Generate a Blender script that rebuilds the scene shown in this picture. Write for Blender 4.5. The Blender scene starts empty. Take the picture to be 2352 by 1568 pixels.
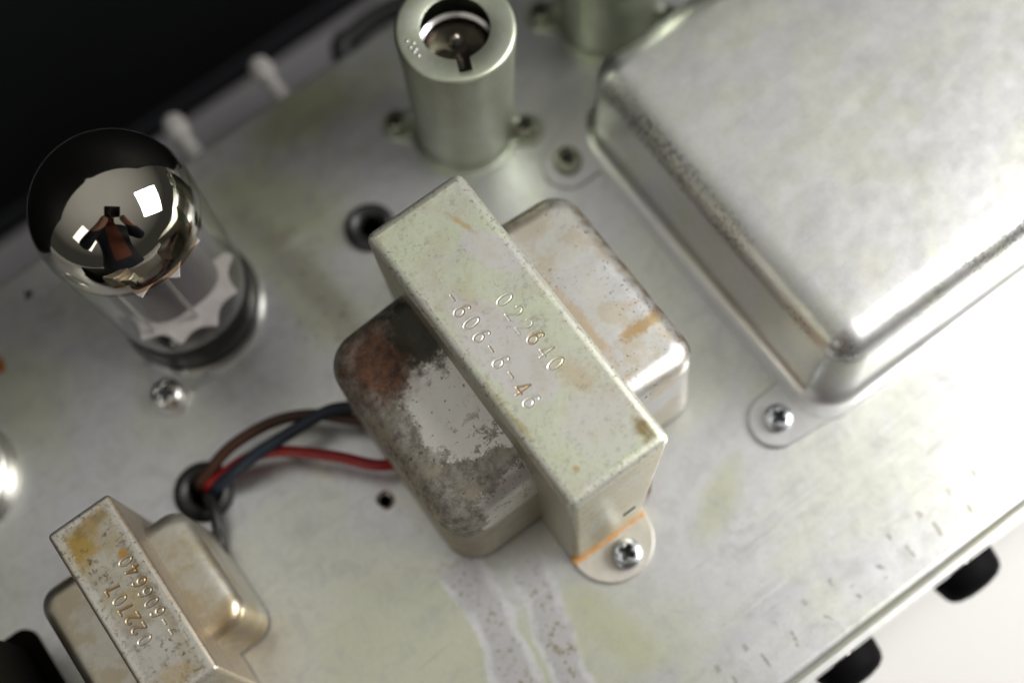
import bpy, math, random
import numpy as np
from mathutils import Vector, Matrix
from mathutils.geometry import delaunay_2d_cdt

random.seed(7)
S = 0.001                     # everything below is written in millimetres
scene = bpy.context.scene
COL = scene.collection

# ------------------------------------------------------------------ camera
# lens and tilt recovered from the photograph's vanishing points (2352x1568 frame)
FPX, CX, CY = 3295.0, 1176.0, 784.0
_X = np.array([20664.0, -14668.0, FPX]); _X /= np.linalg.norm(_X)
_Y = np.array([-6576.0, -8524.0, FPX]); _Y -= _X * (_X @ _Y); _Y /= np.linalg.norm(_Y)
_Z = np.cross(_X, _Y)
if _Z[2] > 0: _Z = -_Z
RC = np.array([_X, _Y, _Z])
CAM_H = 300.0
_r0 = RC @ np.array([0, 0, 1.0])
CAM_O = np.array([0, 0, CAM_H]) - np.array([_r0[0], _r0[1], 0]) * (CAM_H / -_r0[2])

def bp(u, v, z=0.0):
    """photo pixel -> the point of the level plane at height z that it shows (mm)"""
    d = RC @ np.array([u - CX, v - CY, FPX])
    return CAM_O + d * ((z - CAM_O[2]) / d[2])

cd = bpy.data.cameras.new('camera'); cam = bpy.data.objects.new('camera', cd); COL.objects.link(cam)
cd.sensor_width = 36.0
cd.lens = 36.0 * FPX / 2352.0
cd.clip_start = 0.005; cd.clip_end = 20
M = Matrix.Identity(4)
for i in range(3):
    M[i][0] = RC[i][0]; M[i][1] = -RC[i][1]; M[i][2] = -RC[i][2]; M[i][3] = CAM_O[i] * S
cam.matrix_world = M
scene.camera = cam
_fp = np.array([-6.0, -16.0, 40.0]) - CAM_O
cd.dof.use_dof = True
cd.dof.focus_distance = float((RC.T @ _fp)[2]) * S
cd.dof.aperture_fstop = 4.6
cd.dof.aperture_blades = 8

# ------------------------------------------------------------------ world and lamps
w = bpy.data.worlds.new('World'); scene.world = w; w.use_nodes = True
nt = w.node_tree; bg = nt.nodes['Background']
tc = nt.nodes.new('ShaderNodeTexCoord'); sx = nt.nodes.new('ShaderNodeSeparateXYZ')
mr = nt.nodes.new('ShaderNodeMapRange'); mx = nt.nodes.new('ShaderNodeMix'); mx.data_type = 'RGBA'
nt.links.new(tc.outputs['Generated'], sx.inputs[0]); nt.links.new(sx.outputs['Z'], mr.inputs[0])
mr.inputs[1].default_value = 0.1; mr.inputs[2].default_value = 0.95
nt.links.new(mr.outputs[0], mx.inputs['Factor'])
mx.inputs['A'].default_value = (0.045, 0.043, 0.038, 1)
mx.inputs['B'].default_value = (0.40, 0.39, 0.365, 1)
nt.links.new(mx.outputs['Result'], bg.inputs[0]); bg.inputs[1].default_value = 1.0

def area(name, d, dist, sx_, sy_, power, col, target=(0, 0, 20), roll=0.0):
    l = bpy.data.lights.new(name, 'AREA'); o = bpy.data.objects.new(name, l); COL.objects.link(o)
    d = Vector(d).normalized(); t = Vector(target)
    p = t + d * dist
    o.location = p * S
    q = (-d).to_track_quat('-Z', 'Y')
    o.rotation_euler = (q.to_matrix() @ Matrix.Rotation(roll, 3, 'Z')).to_euler()
    l.shape = 'RECTANGLE'; l.size = sx_ * S; l.size_y = sy_ * S
    l.energy = power; l.color = col
    return o
# the two bright softboxes that the tube's mirror shows
key = area('softbox_lamp', (0.68, -0.30, 0.66), 430, 330, 300, 1.3, (1.0, 0.985, 0.95), target=(75, -95, 0), roll=0.5)
key.data.spread = math.radians(105)      # gridded softbox
area('side_softbox_lamp', (-0.80, -0.36, 0.50), 1150, 520, 460, 1.5, (1.0, 0.97, 0.92), roll=-0.4)

vs = scene.view_settings
vs.view_transform = 'Standard'; vs.look = 'None'; vs.exposure = 0.60; vs.gamma = 1.0
vs.use_curve_mapping = False
scene.render.resolution_x = 1024; scene.render.resolution_y = 682

# ------------------------------------------------------------------ node helper
class N:
    def __init__(self, name):
        self.mat = bpy.data.materials.new(name); self.mat.use_nodes = True
        self.t = self.mat.node_tree; self.t.nodes.clear()
        self.out = self.t.nodes.new('ShaderNodeOutputMaterial')
        tcn = self.t.nodes.new('ShaderNodeTexCoord')
        vm = self.t.nodes.new('ShaderNodeVectorMath'); vm.operation = 'SCALE'; vm.inputs['Scale'].default_value = 1000.0
        self.t.links.new(tcn.outputs['Object'], vm.inputs[0])
        self.P = vm.outputs[0]
        sp = self.t.nodes.new('ShaderNodeSeparateXYZ'); self.t.links.new(self.P, sp.inputs[0])
        self.x, self.y, self.z = sp.outputs
    def put(self, sock, v):
        if isinstance(v, bpy.types.NodeSocket): self.t.links.new(v, sock)
        elif isinstance(v, (tuple, list)):
            if len(v) == 3 and sock.type == 'RGBA': v = (*v, 1)
            sock.default_value = v
        else: sock.default_value = v
    def m(self, op, a, b=None, c=None):
        n = self.t.nodes.new('ShaderNodeMath'); n.operation = op
        self.put(n.inputs[0], a)
        if b is not None: self.put(n.inputs[1], b)
        if c is not None: self.put(n.inputs[2], c)
        return n.outputs[0]
    def add(self, a, b): return self.m('ADD', a, b)
    def sub(self, a, b): return self.m('SUBTRACT', a, b)
    def mul(self, a, b): return self.m('MULTIPLY', a, b)
    def mx(self, a, b): return self.m('MAXIMUM', a, b)
    def mn(self, a, b): return self.m('MINIMUM', a, b)
    def noise(self, scale, detail=3.0, rough=0.55, dist=0.0, stretch=None, off=0.0, vec=None):
        n = self.t.nodes.new('ShaderNodeTexNoise')
        n.inputs['Scale'].default_value = scale; n.inputs['Detail'].default_value = detail
        n.inputs['Roughness'].default_value = rough; n.inputs['Distortion'].default_value = dist
        v = vec or self.P
        if stretch or off:
            mp = self.t.nodes.new('ShaderNodeMapping')
            mp.inputs['Location'].default_value = (off, off * 1.7, off * 0.6)
            mp.inputs['Rotation'].default_value = (0, 0, stretch[3] if stretch and len(stretch) > 3 else 0)
            mp.inputs['Scale'].default_value = stretch[:3] if stretch else (1, 1, 1)
            self.t.links.new(v, mp.inputs[0]); v = mp.outputs[0]
        self.t.links.new(v, n.inputs['Vector'])
        return n.outputs['Fac']
    def ramp(self, x, lo, hi, a=0.0, b=1.0):
        n = self.t.nodes.new('ShaderNodeMapRange'); n.interpolation_type = 'SMOOTHSTEP'
        self.put(n.inputs[0], x)
        n.inputs[1].default_value = lo; n.inputs[2].default_value = hi
        n.inputs[3].default_value = a; n.inputs[4].default_value = b
        return n.outputs[0]
    def mix(self, f, a, b):
        n = self.t.nodes.new('ShaderNodeMix'); n.data_type = 'RGBA'
        self.put(n.inputs['Factor'], f); self.put(n.inputs['A'], a); self.put(n.inputs['B'], b)
        return n.outputs['Result']
    def blob(self, cx, cy, rx, ry, rot=0.0, soft=0.35, warp=0.35, wscale=0.25, off=0.0):
        """a stain: 1 inside an uneven ellipse at (cx, cy), 0 outside"""
        c, s = math.cos(rot), math.sin(rot)
        dx = self.sub(self.x, cx); dy = self.sub(self.y, cy)
        u = self.m('DIVIDE', self.add(self.mul(dx, c), self.mul(dy, s)), rx)
        v = self.m('DIVIDE', self.sub(self.mul(dy, c), self.mul(dx, s)), ry)
        r = self.m('SQRT', self.add(self.mul(u, u), self.mul(v, v)))
        nz = self.noise(wscale, 3.5, 0.65, off=off)
        r = self.add(r, self.mul(self.sub(nz, 0.5), warp * 4))
        return self.ramp(r, 1 + soft, 1 - soft)
    def attr(self, name):
        n = self.t.nodes.new('ShaderNodeAttribute'); n.attribute_name = name
        return n.outputs['Fac']
    def bsdf(self, col, rough=0.5, metal=0.0, bump=None, bdist=0.05, bstr=0.5, **kw):
        b = self.t.nodes.new('ShaderNodeBsdfPrincipled')
        self.put(b.inputs['Base Color'], col); self.put(b.inputs['Roughness'], rough); self.put(b.inputs['Metallic'], metal)
        for k, v in kw.items(): self.put(b.inputs[k], v)
        if bump is not None:
            bn = self.t.nodes.new('ShaderNodeBump'); bn.inputs['Strength'].default_value = bstr
            bn.inputs['Distance'].default_value = bdist * S
            self.put(bn.inputs['Height'], bump); self.t.links.new(bn.outputs[0], b.inputs['Normal'])
        self.t.links.new(b.outputs[0], self.out.inputs[0])
        return b

# ------------------------------------------------------------------ mesh helpers
def make(name, verts, faces, mat, parent=None, smooth=True, loc=None):
    me = bpy.data.meshes.new(name)
    me.from_pydata([(v[0] * S, v[1] * S, v[2] * S) for v in verts], [], faces)
    me.validate(); me.update()
    if smooth:
        me.polygons.foreach_set('use_smooth', [True] * len(me.polygons))
        me.set_sharp_from_angle(angle=math.radians(38))
    me.materials.append(mat)
    o = bpy.data.objects.new(name, me); COL.objects.link(o)
    if parent: o.parent = parent
    if loc is not None: o.location = Vector(loc) * S
    return o

def thing(name, label, cat, loc=(0, 0, 0), group=None, rz=0.0):
    o = bpy.data.objects.new(name, None); COL.objects.link(o)
    o.empty_display_size = 0.005
    o.location = Vector(loc) * S; o.rotation_euler = (0, 0, rz)
    o['label'] = label; o['category'] = cat
    if group: o['group'] = group
    return o

def copy_tree(o, parent=None):
    c = o.copy(); COL.objects.link(c); c.parent = parent
    for ch in list(o.children): copy_tree(ch, c)
    return c

def loft(loops, close=True, cap0=False, cap1=False, cyc=False):
    v, f = [], []; n = len(loops[0])
    for L in loops: v += [tuple(p) for p in L]
    m = len(loops)
    for i in range(m if cyc else m - 1):
        j = (i + 1) % m
        for k in range(n if close else n - 1):
            l = (k + 1) % n
            f.append((i * n + k, i * n + l, j * n + l, j * n + k))
    if cap0: f.append(tuple(range(n - 1, -1, -1)))
    if cap1: f.append(tuple((m - 1) * n + k for k in range(n)))
    return v, f

def rr(x0, x1, y0, y1, r, z, n=6):
    """rounded rectangle loop, counter-clockwise"""
    r = max(r, 0.001); L = []
    for cx, cy, a0 in ((x1 - r, y1 - r, 0), (x0 + r, y1 - r, 90), (x0 + r, y0 + r, 180), (x1 - r, y0 + r, 270)):
        for k in range(n + 1):
            a = math.radians(a0 + 90 * k / n)
            L.append((cx + r * math.cos(a), cy + r * math.sin(a), z))
    return L

def dome_box(x0, x1, y0, y1, z0, z1, rc, rf, n=8, nf=7, draft=0.0):
    """pressed metal cover: rounded plan corners rc, rounded top edge rf"""
    loops = [rr(x0 - draft, x1 + draft, y0 - draft, y1 + draft, rc + draft, z0, n)]
    for k in range(nf + 1):
        a = math.pi / 2 * k / nf; i = rf * (1 - math.cos(a))
        loops.append(rr(x0 + i, x1 - i, y0 + i, y1 - i, rc - i, z1 - rf + rf * math.sin(a), n))
    i = rf + 0.4
    loops.append(rr(x0 + i, x1 - i, y0 + i, y1 - i, max(rc - i, 0.05), z1, n))
    return loft(loops, cap1=True)

def lathe(prof, n=48, axis='z', closed=False, rfun=None):
    loops = []
    for r, z in prof:
        L = []
        for k in range(n):
            a = 2 * math.pi * k / n
            q = r if rfun is None else rfun(r, z, a)
            p = (q * math.cos(a), q * math.sin(a), z)
            if axis == 'y': p = (p[0], -p[2], p[1])
            if axis == '-y': p = (p[0], p[2], -p[1])
            L.append(p)
        loops.append(L)
    return loft(loops, cyc=closed)

def merge(*vf):
    V, F = [], []
    for v, f in vf:
        b = len(V); V += list(v); F += [tuple(i + b for i in q) for q in f]
    return V, F

def shift(vf, d):
    return [(p[0] + d[0], p[1] + d[1], p[2] + d[2]) for p in vf[0]], vf[1]

def spline(pts, per=10):
    P = [Vector(p) for p in pts]; P = [2 * P[0] - P[1]] + P + [2 * P[-1] - P[-2]]
    out = []
    for i in range(1, len(P) - 2):
        a, b, c, d = P[i - 1:i + 3]
        for k in range(per):
            t = k / per
            out.append(0.5 * ((2 * b) + (c - a) * t + (2 * a - 5 * b + 4 * c - d) * t * t + (3 * b - a - 3 * c + d) * t ** 3))
    out.append(P[-2]); return out

def tube(pts, r, n=12, per=10):
    c = spline(pts, per); loops = []; up = Vector((0, 0, 1))
    for i, p in enumerate(c):
        t = (c[min(i + 1, len(c) - 1)] - c[max(i - 1, 0)]).normalized()
        s = t.cross(up)
        if s.length < 1e-3: s = t.cross(Vector((1, 0, 0)))
        s.normalize(); u = s.cross(t)
        loops.append([tuple(p + s * (r * math.cos(2 * math.pi * k / n)) + u * (r * math.sin(2 * math.pi * k / n))) for k in range(n)])
    return loft(loops, cap0=True, cap1=True)

def slab(outline, z0, z1, bev=0.25):
    """plate cut to an outline (ccw), with a small bevel on its top edge"""
    c = Vector((sum(p[0] for p in outline) / len(outline), sum(p[1] for p in outline) / len(outline)))
    ins = []
    n = len(outline)
    for i, p in enumerate(outline):
        a = Vector(outline[i - 1]); b = Vector(outline[(i + 1) % n]); t = (b - a).normalized()
        ins.append((p[0] - t.y * bev, p[1] + t.x * bev))
    L = [[(x, y, z0) for x, y in outline], [(x, y, z1 - bev) for x, y in outline], [(x, y, z1) for x, y in ins]]
    return loft(L, cap1=True, cap0=True)

# ------------------------------------------------------------------ materials
def plated(name, a, b, patch=0.05, rough=0.42, metal=0.9, speck=0.35, extra=None, off=0.0, bstr=0.25, lo=0.42, hi=0.6, rvar=0.14, dent=0.0):
    """old zinc-plated steel: two tones in soft patches, fine specks, uneven gloss"""
    n = N(name)
    p1 = n.ramp(n.noise(patch, 4, 0.6, 0.6, off=off), lo, hi)
    col = n.mix(p1, a, b)
    fine = n.noise(0.9, 4, 0.7, off=off + 3)
    col = n.mix(n.ramp(fine, 0.35, 0.75, 0, 0.30), col, tuple(c * 0.72 for c in a))
    sp = n.ramp(n.noise(1.6, 2, 0.6, off=off + 9), 0.66, 0.74)
    spg = n.ramp(n.noise(0.12, 2, 0.5, off=off + 5), 0.45, 0.65)
    col = n.mix(n.mul(n.mul(sp, spg), speck), col, (0.16, 0.14, 0.075))
    rg = n.add(rough - rvar / 2, n.mul(n.noise(0.22, 4, 0.65, off=off + 2), rvar))
    if extra: col, rg = extra(n, col, rg)
    bm = n.noise(2.2, 4, 0.7, off=off + 1)
    if dent: bm = n.add(bm, n.mul(n.noise(0.07, 2, 0.5, off=off + 15), dent))     # shallow dents
    n.bsdf(col, rg, metal, bump=bm, bdist=0.06, bstr=bstr)
    return n.mat

def dielectric(name, col, rough=0.5, bump=0.0, bscale=1.0, var=0.25, **kw):
    n = N(name)
    c = n.mix(n.noise(bscale, 3, 0.6), tuple(x * (1 - var) for x in col), tuple(x * (1 + var) for x in col))
    n.bsdf(c, rough, 0.0, bump=n.noise(bscale * 2, 3) if bump else None, bdist=bump, bstr=0.6, **kw)
    return n.mat

GREY = (0.60, 0.60, 0.62); GREEN = (0.62, 0.65, 0.50); OLIVE = (0.46, 0.47, 0.27)

def chassis_extra(n, col, rg):
    # olive passivation patches
    for cx, cy, rx, ry, ro, k in ((-6, 76, 14, 7, 0.2, 0.75), (-24, 58, 10, 16, 0.4, 0.6), (-30, 38, 6, 22, 0.1, 0.55),
                                  (-58, -48, 22, 24, 0.3, 0.4), (-30, -75, 26, 22, 0.2, 0.45), (-20, -62, 4, 14, 0.2, 0.5), (14, -55, 9, 3.5, 0.5, 0.5), (-92, 55, 10, 12, 0, 0.4), (8, 72, 10, 5, 0.2, 0.4)):
        col = n.mix(n.mul(n.blob(cx, cy, rx, ry, ro, 0.5, 0.3, 0.06, off=cx), k), col, (0.50, 0.52, 0.31))
    # run marks where liquid once crept out from under the transformer
    for k, (x0, x1, x2, wid, y0, y1) in enumerate(((-38.0, -41.5, -42.6, 4.3, -28.0, -90.0), (-25.0, -27.0, -32.5, 3.9, -38.0, -100.0))):
        t = n.ramp(n.y, -34, -68, 0, 1)
        cxl = n.add(n.add(x0, n.mul(t, x2 - x0)), n.mul(n.sub(n.noise(0.07, 2, 0.5, off=4 + k), 0.5), 6))
        d = n.add(n.m('ABSOLUTE', n.sub(n.x, cxl)), n.mul(n.sub(n.noise(0.35, 5, 0.7, off=17 + k), 0.5), 2.2))
        band = n.mul(n.ramp(d, wid + 0.5, wid - 0.5), n.ramp(n.y, y0, y0 - 8))
        rim = n.mul(n.mul(n.ramp(d, wid + 1.1, wid + 0.2), n.ramp(d, wid - 1.8, wid - 0.4)), n.ramp(n.y, y0, y0 - 8))
        sp = n.ramp(n.noise(0.75, 4, 0.65, off=7 + k), 0.56, 0.64)
        col = n.mix(n.mul(band, 0.9), col, (0.54, 0.53, 0.56))
        col = n.mix(n.mul(n.mul(band, sp), 0.9), col, (0.28, 0.25, 0.13))
        rim = n.mul(rim, n.ramp(n.noise(0.12, 3, off=27 + k), 0.36, 0.55))
        col = n.mix(n.mul(rim, 0.8), col, (0.74, 0.74, 0.77))
    # greasy smear beside the transformer
    sm = n.blob(-28, 38, 3.2, 24, 0.12, 0.5, 0.5, 0.15)
    col = n.mix(n.mul(sm, 0.65), col, (0.36, 0.34, 0.29))
    sp = n.mul(n.ramp(n.noise(0.5, 3, 0.5, off=31), 0.6, 0.68), n.blob(-27, 33, 9, 24, 0.1, 0.5, 0.3, 0.1))
    col = n.mix(n.mul(sp, 0.6), col, (0.22, 0.19, 0.11))
    # rub marks and pits along the front edge
    u = n.m('FRACT', n.m('DIVIDE', n.add(n.x, n.mul(n.noise(0.10, 2, off=3), 5)), 7.6))
    dash = n.mul(n.ramp(n.m('ABSOLUTE', n.sub(u, 0.5)), 0.07, 0.03), n.ramp(n.m('ABSOLUTE', n.add(n.y, 86.5)), 2.0, 1.2))
    dot = n.mul(n.ramp(n.m('ABSOLUTE', n.sub(u, 0.25)), 0.10, 0.05), n.ramp(n.m('ABSOLUTE', n.add(n.y, 82.0)), 1.0, 0.5))
    brk = n.ramp(n.noise(0.35, 2, 0.5, off=12), 0.36, 0.48)
    col = n.mix(n.mul(n.mul(n.mx(dash, dot), brk), 0.6), col, (0.22, 0.19, 0.13))
    lil = n.mul(n.ramp(n.m('ABSOLUTE', n.add(n.y, 78)), 6, 1), n.ramp(n.noise(0.09, 3, off=21), 0.4, 0.6))
    col = n.mix(n.mul(lil, 0.6), col, (0.55, 0.55, 0.60))
    edge = n.ramp(n.m('ABSOLUTE', n.y), 92.0, 93.2)
    col = n.mix(n.mul(edge, 0.55), col, (0.40, 0.40, 0.22))
    rs = n.blob(-96, 66, 1.6, 2.6, 0, 0.3, 0.2, 0.3)
    col = n.mix(rs, col, (0.45, 0.16, 0.03))
    # fine lengthwise rolling marks and wipe marks
    mo = n.noise(0.16, 6, 0.72, 0.8, off=77)
    col = n.mix(n.ramp(mo, 0.48, 0.66, 0, 0.42), col, (0.44, 0.445, 0.44))
    for k in range(2):           # wipe scratches in several directions
        sc = n.ramp(n.noise(1.1, 2, 0.5, stretch=(0.035, 1.0, 1, 0.5 + 0.8 * k), off=80 + 7 * k), 0.66, 0.70)
        msk = n.ramp(n.noise(0.045, 2, 0.5, off=90 + 5 * k), 0.48, 0.58)
        col = n.mix(n.mul(n.mul(sc, msk), 0.4), col, (0.76, 0.76, 0.74) if k % 2 else (0.34, 0.33, 0.30))
    du = n.ramp(n.noise(2.6, 1, 0.4, off=101), 0.70, 0.74)
    col = n.mix(n.mul(du, 0.45), col, (0.22, 0.20, 0.15))
    st = n.noise(1.0, 3, 0.6, stretch=(0.03, 1.2, 1, 0.25))
    rg = n.add(rg, n.mul(n.sub(st, 0.5), 0.12))
    col = n.mix(n.ramp(st, 0.5, 0.8, 0, 0.16), col, (0.42, 0.42, 0.40))
    return col, rg
M_CH = plated('chassis_zinc', (0.64, 0.645, 0.665), (0.65, 0.66, 0.60), 0.03, 0.33, 0.86, 0.3, chassis_extra, 0, 0.12)

def strap_extra(hx, hy, rust_col, greyblobs, rustblobs, dirt=0.0, seed=0.0, side=0.0, flank=(0.20, 0.13, 0.07)):
    def fn(n, col, rg):
        for b in greyblobs:
            m_ = n.blob(*b[:5], soft=0.06, warp=0.16, wscale=0.22, off=b[0])
            col = n.mix(n.mul(m_, b[5]), col, (0.60, 0.585, 0.58))
        for b in rustblobs:
            m_ = n.blob(*b[:5], soft=0.6, warp=0.5, wscale=0.5, off=b[1])
            col = n.mix(n.mul(m_, b[5]), col, b[6])
        if dirt:
            dm = n.mul(n.ramp(n.noise(0.9, 5, 0.7, off=seed + 4), 0.50, 0.68), n.ramp(n.noise(0.13, 3, 0.6, off=seed + 6), 0.36, 0.58))
            col = n.mix(n.mul(dm, dirt), col, (0.13, 0.11, 0.07))
            ym = n.ramp(n.noise(0.20, 4, 0.6, off=seed + 8), 0.50, 0.66)
            col = n.mix(n.mul(ym, dirt * 0.6), col, (0.46, 0.36, 0.19))
        # scratches
        sc = n.ramp(n.noise(1.4, 2, 0.5, stretch=(1.0, 0.06, 1, 0.9), off=seed), 0.70, 0.73)
        col = n.mix(n.mul(sc, 0.35), col, (0.72, 0.71, 0.66))
        # worn and pitted edges
        d = n.mn(n.sub(hx, n.m('ABSOLUTE', n.x)), n.sub(hy, n.m('ABSOLUTE', n.y)))
        en = n.mul(n.sub(n.noise(0.8, 5, 0.7, off=seed + 2), 0.5), 4.5)
        wear = n.ramp(n.add(d, en), 2.2, 0.9)
        col = n.mix(n.mul(wear, 0.6), col, (0.70, 0.69, 0.64))
        pit = n.mul(n.ramp(n.noise(1.2, 5, 0.75, off=seed + 11), 0.55, 0.63), n.ramp(d, 4.2, 1.0))
        col = n.mix(n.mul(pit, 0.7), col, (0.15, 0.125, 0.07))
        if side:      # rusty flanks
            col = n.mix(n.mul(n.ramp(n.m('ABSOLUTE', n.x), hx - 0.35, hx + 0.1), side), col, n.mix(n.noise(0.5, 4, 0.7, off=seed + 30), flank, tuple(c * 1.7 for c in flank)))
            col = n.mix(n.mul(n.ramp(n.y, -hy + 0.3, -hy - 0.1), n.mul(n.ramp(n.noise(0.12, 4, 0.6, off=seed + 31), 0.3, 0.6, 0.3, 1.0), 0.6)), col, (0.50, 0.44, 0.30))
        # grooves of the stamped figures hold some rust
        g = n.attr('groove'); r_ = n.attr('rust')
        col = n.mix(n.mul(g, 0.45), col, (0.58, 0.54, 0.40))
        col = n.mix(n.m('MINIMUM', r_, 1.0), col, rust_col)
        rg = n.add(rg, n.mul(n.mx(g, r_), 0.1))
        return col, rg
    return fn
M_T1 = plated('transformer_strap_zinc', (0.60, 0.64, 0.49), (0.59, 0.60, 0.52), 0.07, 0.40, 0.72, 0.55,
    strap_extra(11.4, 33.8, (0.36, 0.22, 0.07),
        [(-3.3, -2.0, 5.6, 13.5, 0.10, 0.8), (6.6, 16.0, 3.2, 7.0, 0.45, 0.8), (3, -24, 7, 7, 0.2, 0.5)],
        [(4.6, -13.5, 2.4, 4.0, 0.3, 0.5, (0.52, 0.40, 0.24)), (8.2, -29.5, 1.3, 2.3, 0.0, 0.9, (0.26, 0.19, 0.07)),
         (-2.6, 12, 1.6, 3, 0.1, 0.3, (0.5, 0.42, 0.28)), (5.2, 24, 0.6, 3.0, 0.3, 0.7, (0.5, 0.36, 0.16)),
         (-6, -28, 0.5, 0.7, 0.3, 0.8, (0.45, 0.32, 0.14)), (-10, -8, 0.8, 3, 0.1, 0.6, (0.36, 0.30, 0.12)),
         (-9.5, -15, 0.7, 3, 0.1, 0.7, (0.36, 0.30, 0.12))], dirt=0.32, seed=1.5, side=0.7, flank=(0.27, 0.235, 0.16)), 2.0)
M_T2 = plated('small_strap_zinc', (0.54, 0.52, 0.44), (0.46, 0.42, 0.34), 0.09, 0.42, 0.85, 0.9,
    strap_extra(6.5, 20.5, (0.34, 0.19, 0.05), [(-2, -10, 4, 8, 0.2, 0.5)],
        [(-3.0, 14.5, 4.2, 3.4, 0.5, 0.95, (0.44, 0.30, 0.08)), (1.5, 17.5, 4.0, 1.6, 0.3, 0.8, (0.30, 0.21, 0.08)), (4.5, 2, 1.2, 9, 0.0, 0.6, (0.24, 0.19, 0.13)), (3.2, 8.6, 0.9, 0.9, 0, 0.9, (0.5, 0.26, 0.05)),
         (-1.5, -4.5, 2, 2.5, 0, 0.5, (0.22, 0.15, 0.08))], dirt=1.0, seed=5.0, side=0.6), 6.0)

def left_bell_extra(n, col, rg):
    # pale bare zinc in the middle, flaking dark oxide round it, rust on the far corner
    big = n.mul(n.sub(n.noise(0.10, 3, 0.55, off=14), 0.5), 9.0)
    mid = n.mul(n.sub(n.noise(0.42, 5, 0.7, off=2), 0.5), 7.0)
    fin = n.mul(n.sub(n.noise(1.7, 5, 0.75, off=6), 0.5), 5.0)
    rag = n.add(big, n.add(mid, fin))
    along = n.add(n.add(n.y, n.mul(n.x, -0.25)), rag)
    cross = n.add(n.x, n.mul(rag, 0.75))
    far = n.ramp(along, 11.2, 12.8)
    outer = n.ramp(cross, -23.2, -25.0)
    near = n.mul(n.ramp(n.add(n.add(n.y, n.mul(n.x, 0.5)), rag), -20.0, -20.8), n.ramp(n.add(n.y, rag), -19.5, -18.8))
    isl = n.mul(n.ramp(n.add(n.noise(0.35, 6, 0.78, off=24), n.mul(n.sub(n.noise(1.9, 3, 0.7, off=25), 0.5), 0.18)), 0.55, 0.60), n.ramp(n.y, 0, -9))
    dark = n.mx(n.mx(far, outer), n.mx(near, n.mul(isl, 0.85)))
    dn = n.noise(0.5, 6, 0.75, off=4)
    dcol = n.mix(n.ramp(dn, 0.32, 0.68), (0.085, 0.075, 0.055), (0.36, 0.335, 0.29))
    dcol = n.mix(n.ramp(n.noise(0.16, 4, 0.6, off=19), 0.5, 0.66, 0, 0.6), dcol, (0.34, 0.29, 0.20))
    col = n.mix(0.5, col, (0.78, 0.76, 0.72))
    col = n.mix(n.mul(dark, 0.88), col, dcol)
    ru = n.blob(-23.0, 15.0, 7.0, 8.0, 0.2, 0.5, 0.45, 0.25, off=6)
    rc = n.mix(n.ramp(n.noise(0.55, 6, 0.78, off=8), 0.3, 0.75), (0.020, 0.009, 0.006), (0.21, 0.080, 0.038))
    col = n.mix(n.mul(ru, 0.9), col, rc)
    sc = n.mul(n.ramp(n.noise(0.8, 4, 0.7, off=3), 0.62, 0.70), ru)
    col = n.mix(n.mul(sc, 0.5), col, (0.42, 0.24, 0.11))
    blk = n.mul(n.blob(-14.0, 15.0, 4.5, 8.5, 0.0, 0.3, 0.5, 0.4, off=9), 0.92)
    col = n.mix(blk, col, (0.035, 0.032, 0.022))
    sp = n.ramp(n.noise(1.0, 3, 0.6, off=13), 0.645, 0.69)
    col = n.mix(n.mul(sp, 0.8), col, (0.09, 0.075, 0.045))
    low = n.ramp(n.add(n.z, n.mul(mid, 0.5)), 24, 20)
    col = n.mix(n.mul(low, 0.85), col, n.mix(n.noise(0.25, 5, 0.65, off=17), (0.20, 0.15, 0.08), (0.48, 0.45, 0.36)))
    rg = n.add(rg, n.mul(n.mx(ru, n.mul(dark, 0.5)), 0.2))
    return col, rg
M_BL = plated('left_bell_worn_zinc', (0.60, 0.59, 0.55), (0.56, 0.56, 0.52), 0.07, 0.40, 0.6, 0.6, left_bell_extra, 11.0, 0.35, dent=10.0)

def right_bell_extra(n, col, rg):
    t1 = n.ramp(n.noise(0.11, 4, 0.6, off=41), 0.5, 0.62)
    col = n.mix(n.mul(t1, 0.55), col, (0.48, 0.41, 0.29))
    edge = n.mx(n.ramp(n.y, 19.5, 24), n.ramp(n.x, 25.0, 28.8))
    en = n.ramp(n.noise(0.35, 5, 0.7, off=44), 0.42, 0.6)
    col = n.mix(n.mul(n.mul(edge, en), 0.8), col, (0.20, 0.14, 0.08))
    b1 = n.blob(22.5, -10.0, 5, 1.3, 0.1, 0.5, 0.6, 0.6)
    col = n.mix(n.mul(b1, 0.8), col, (0.42, 0.27, 0.11))
    b2 = n.blob(13.2, -2, 1.6, 12, 0.05, 0.5, 0.6, 0.5)
    col = n.mix(n.mul(b2, 0.6), col, (0.48, 0.34, 0.18))
    sp = n.mul(n.ramp(n.noise(1.4, 2, 0.5, off=47), 0.63, 0.70), n.ramp(n.noise(0.15, 2, off=49), 0.4, 0.6))
    col = n.mix(n.mul(sp, 0.8), col, (0.12, 0.09, 0.05))
    return col, rg
M_BR = plated('right_bell_zinc', (0.57, 0.56, 0.52), (0.56, 0.56, 0.56), 0.07, 0.38, 0.85, 0.7, right_bell_extra, 19.0, 0.3, dent=12.0)

def small_bell_extra(n, col, rg):
    t1 = n.ramp(n.noise(0.16, 4, 0.6, off=51), 0.46, 0.62)
    col = n.mix(n.mul(t1, 0.6), col, (0.44, 0.36, 0.22))
    b = n.blob(12, -13, 4, 4, 0, 0.5, 0.4, 0.3)
    col = n.mix(n.mul(b, 0.5), col, (0.36, 0.22, 0.08))
    return col, rg
M_SB = plated('small_bell_zinc', (0.58, 0.56, 0.49), (0.54, 0.52, 0.45), 0.10, 0.36, 0.88, 0.4, small_bell_extra, 23.0, 0.3, dent=10.0)

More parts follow.
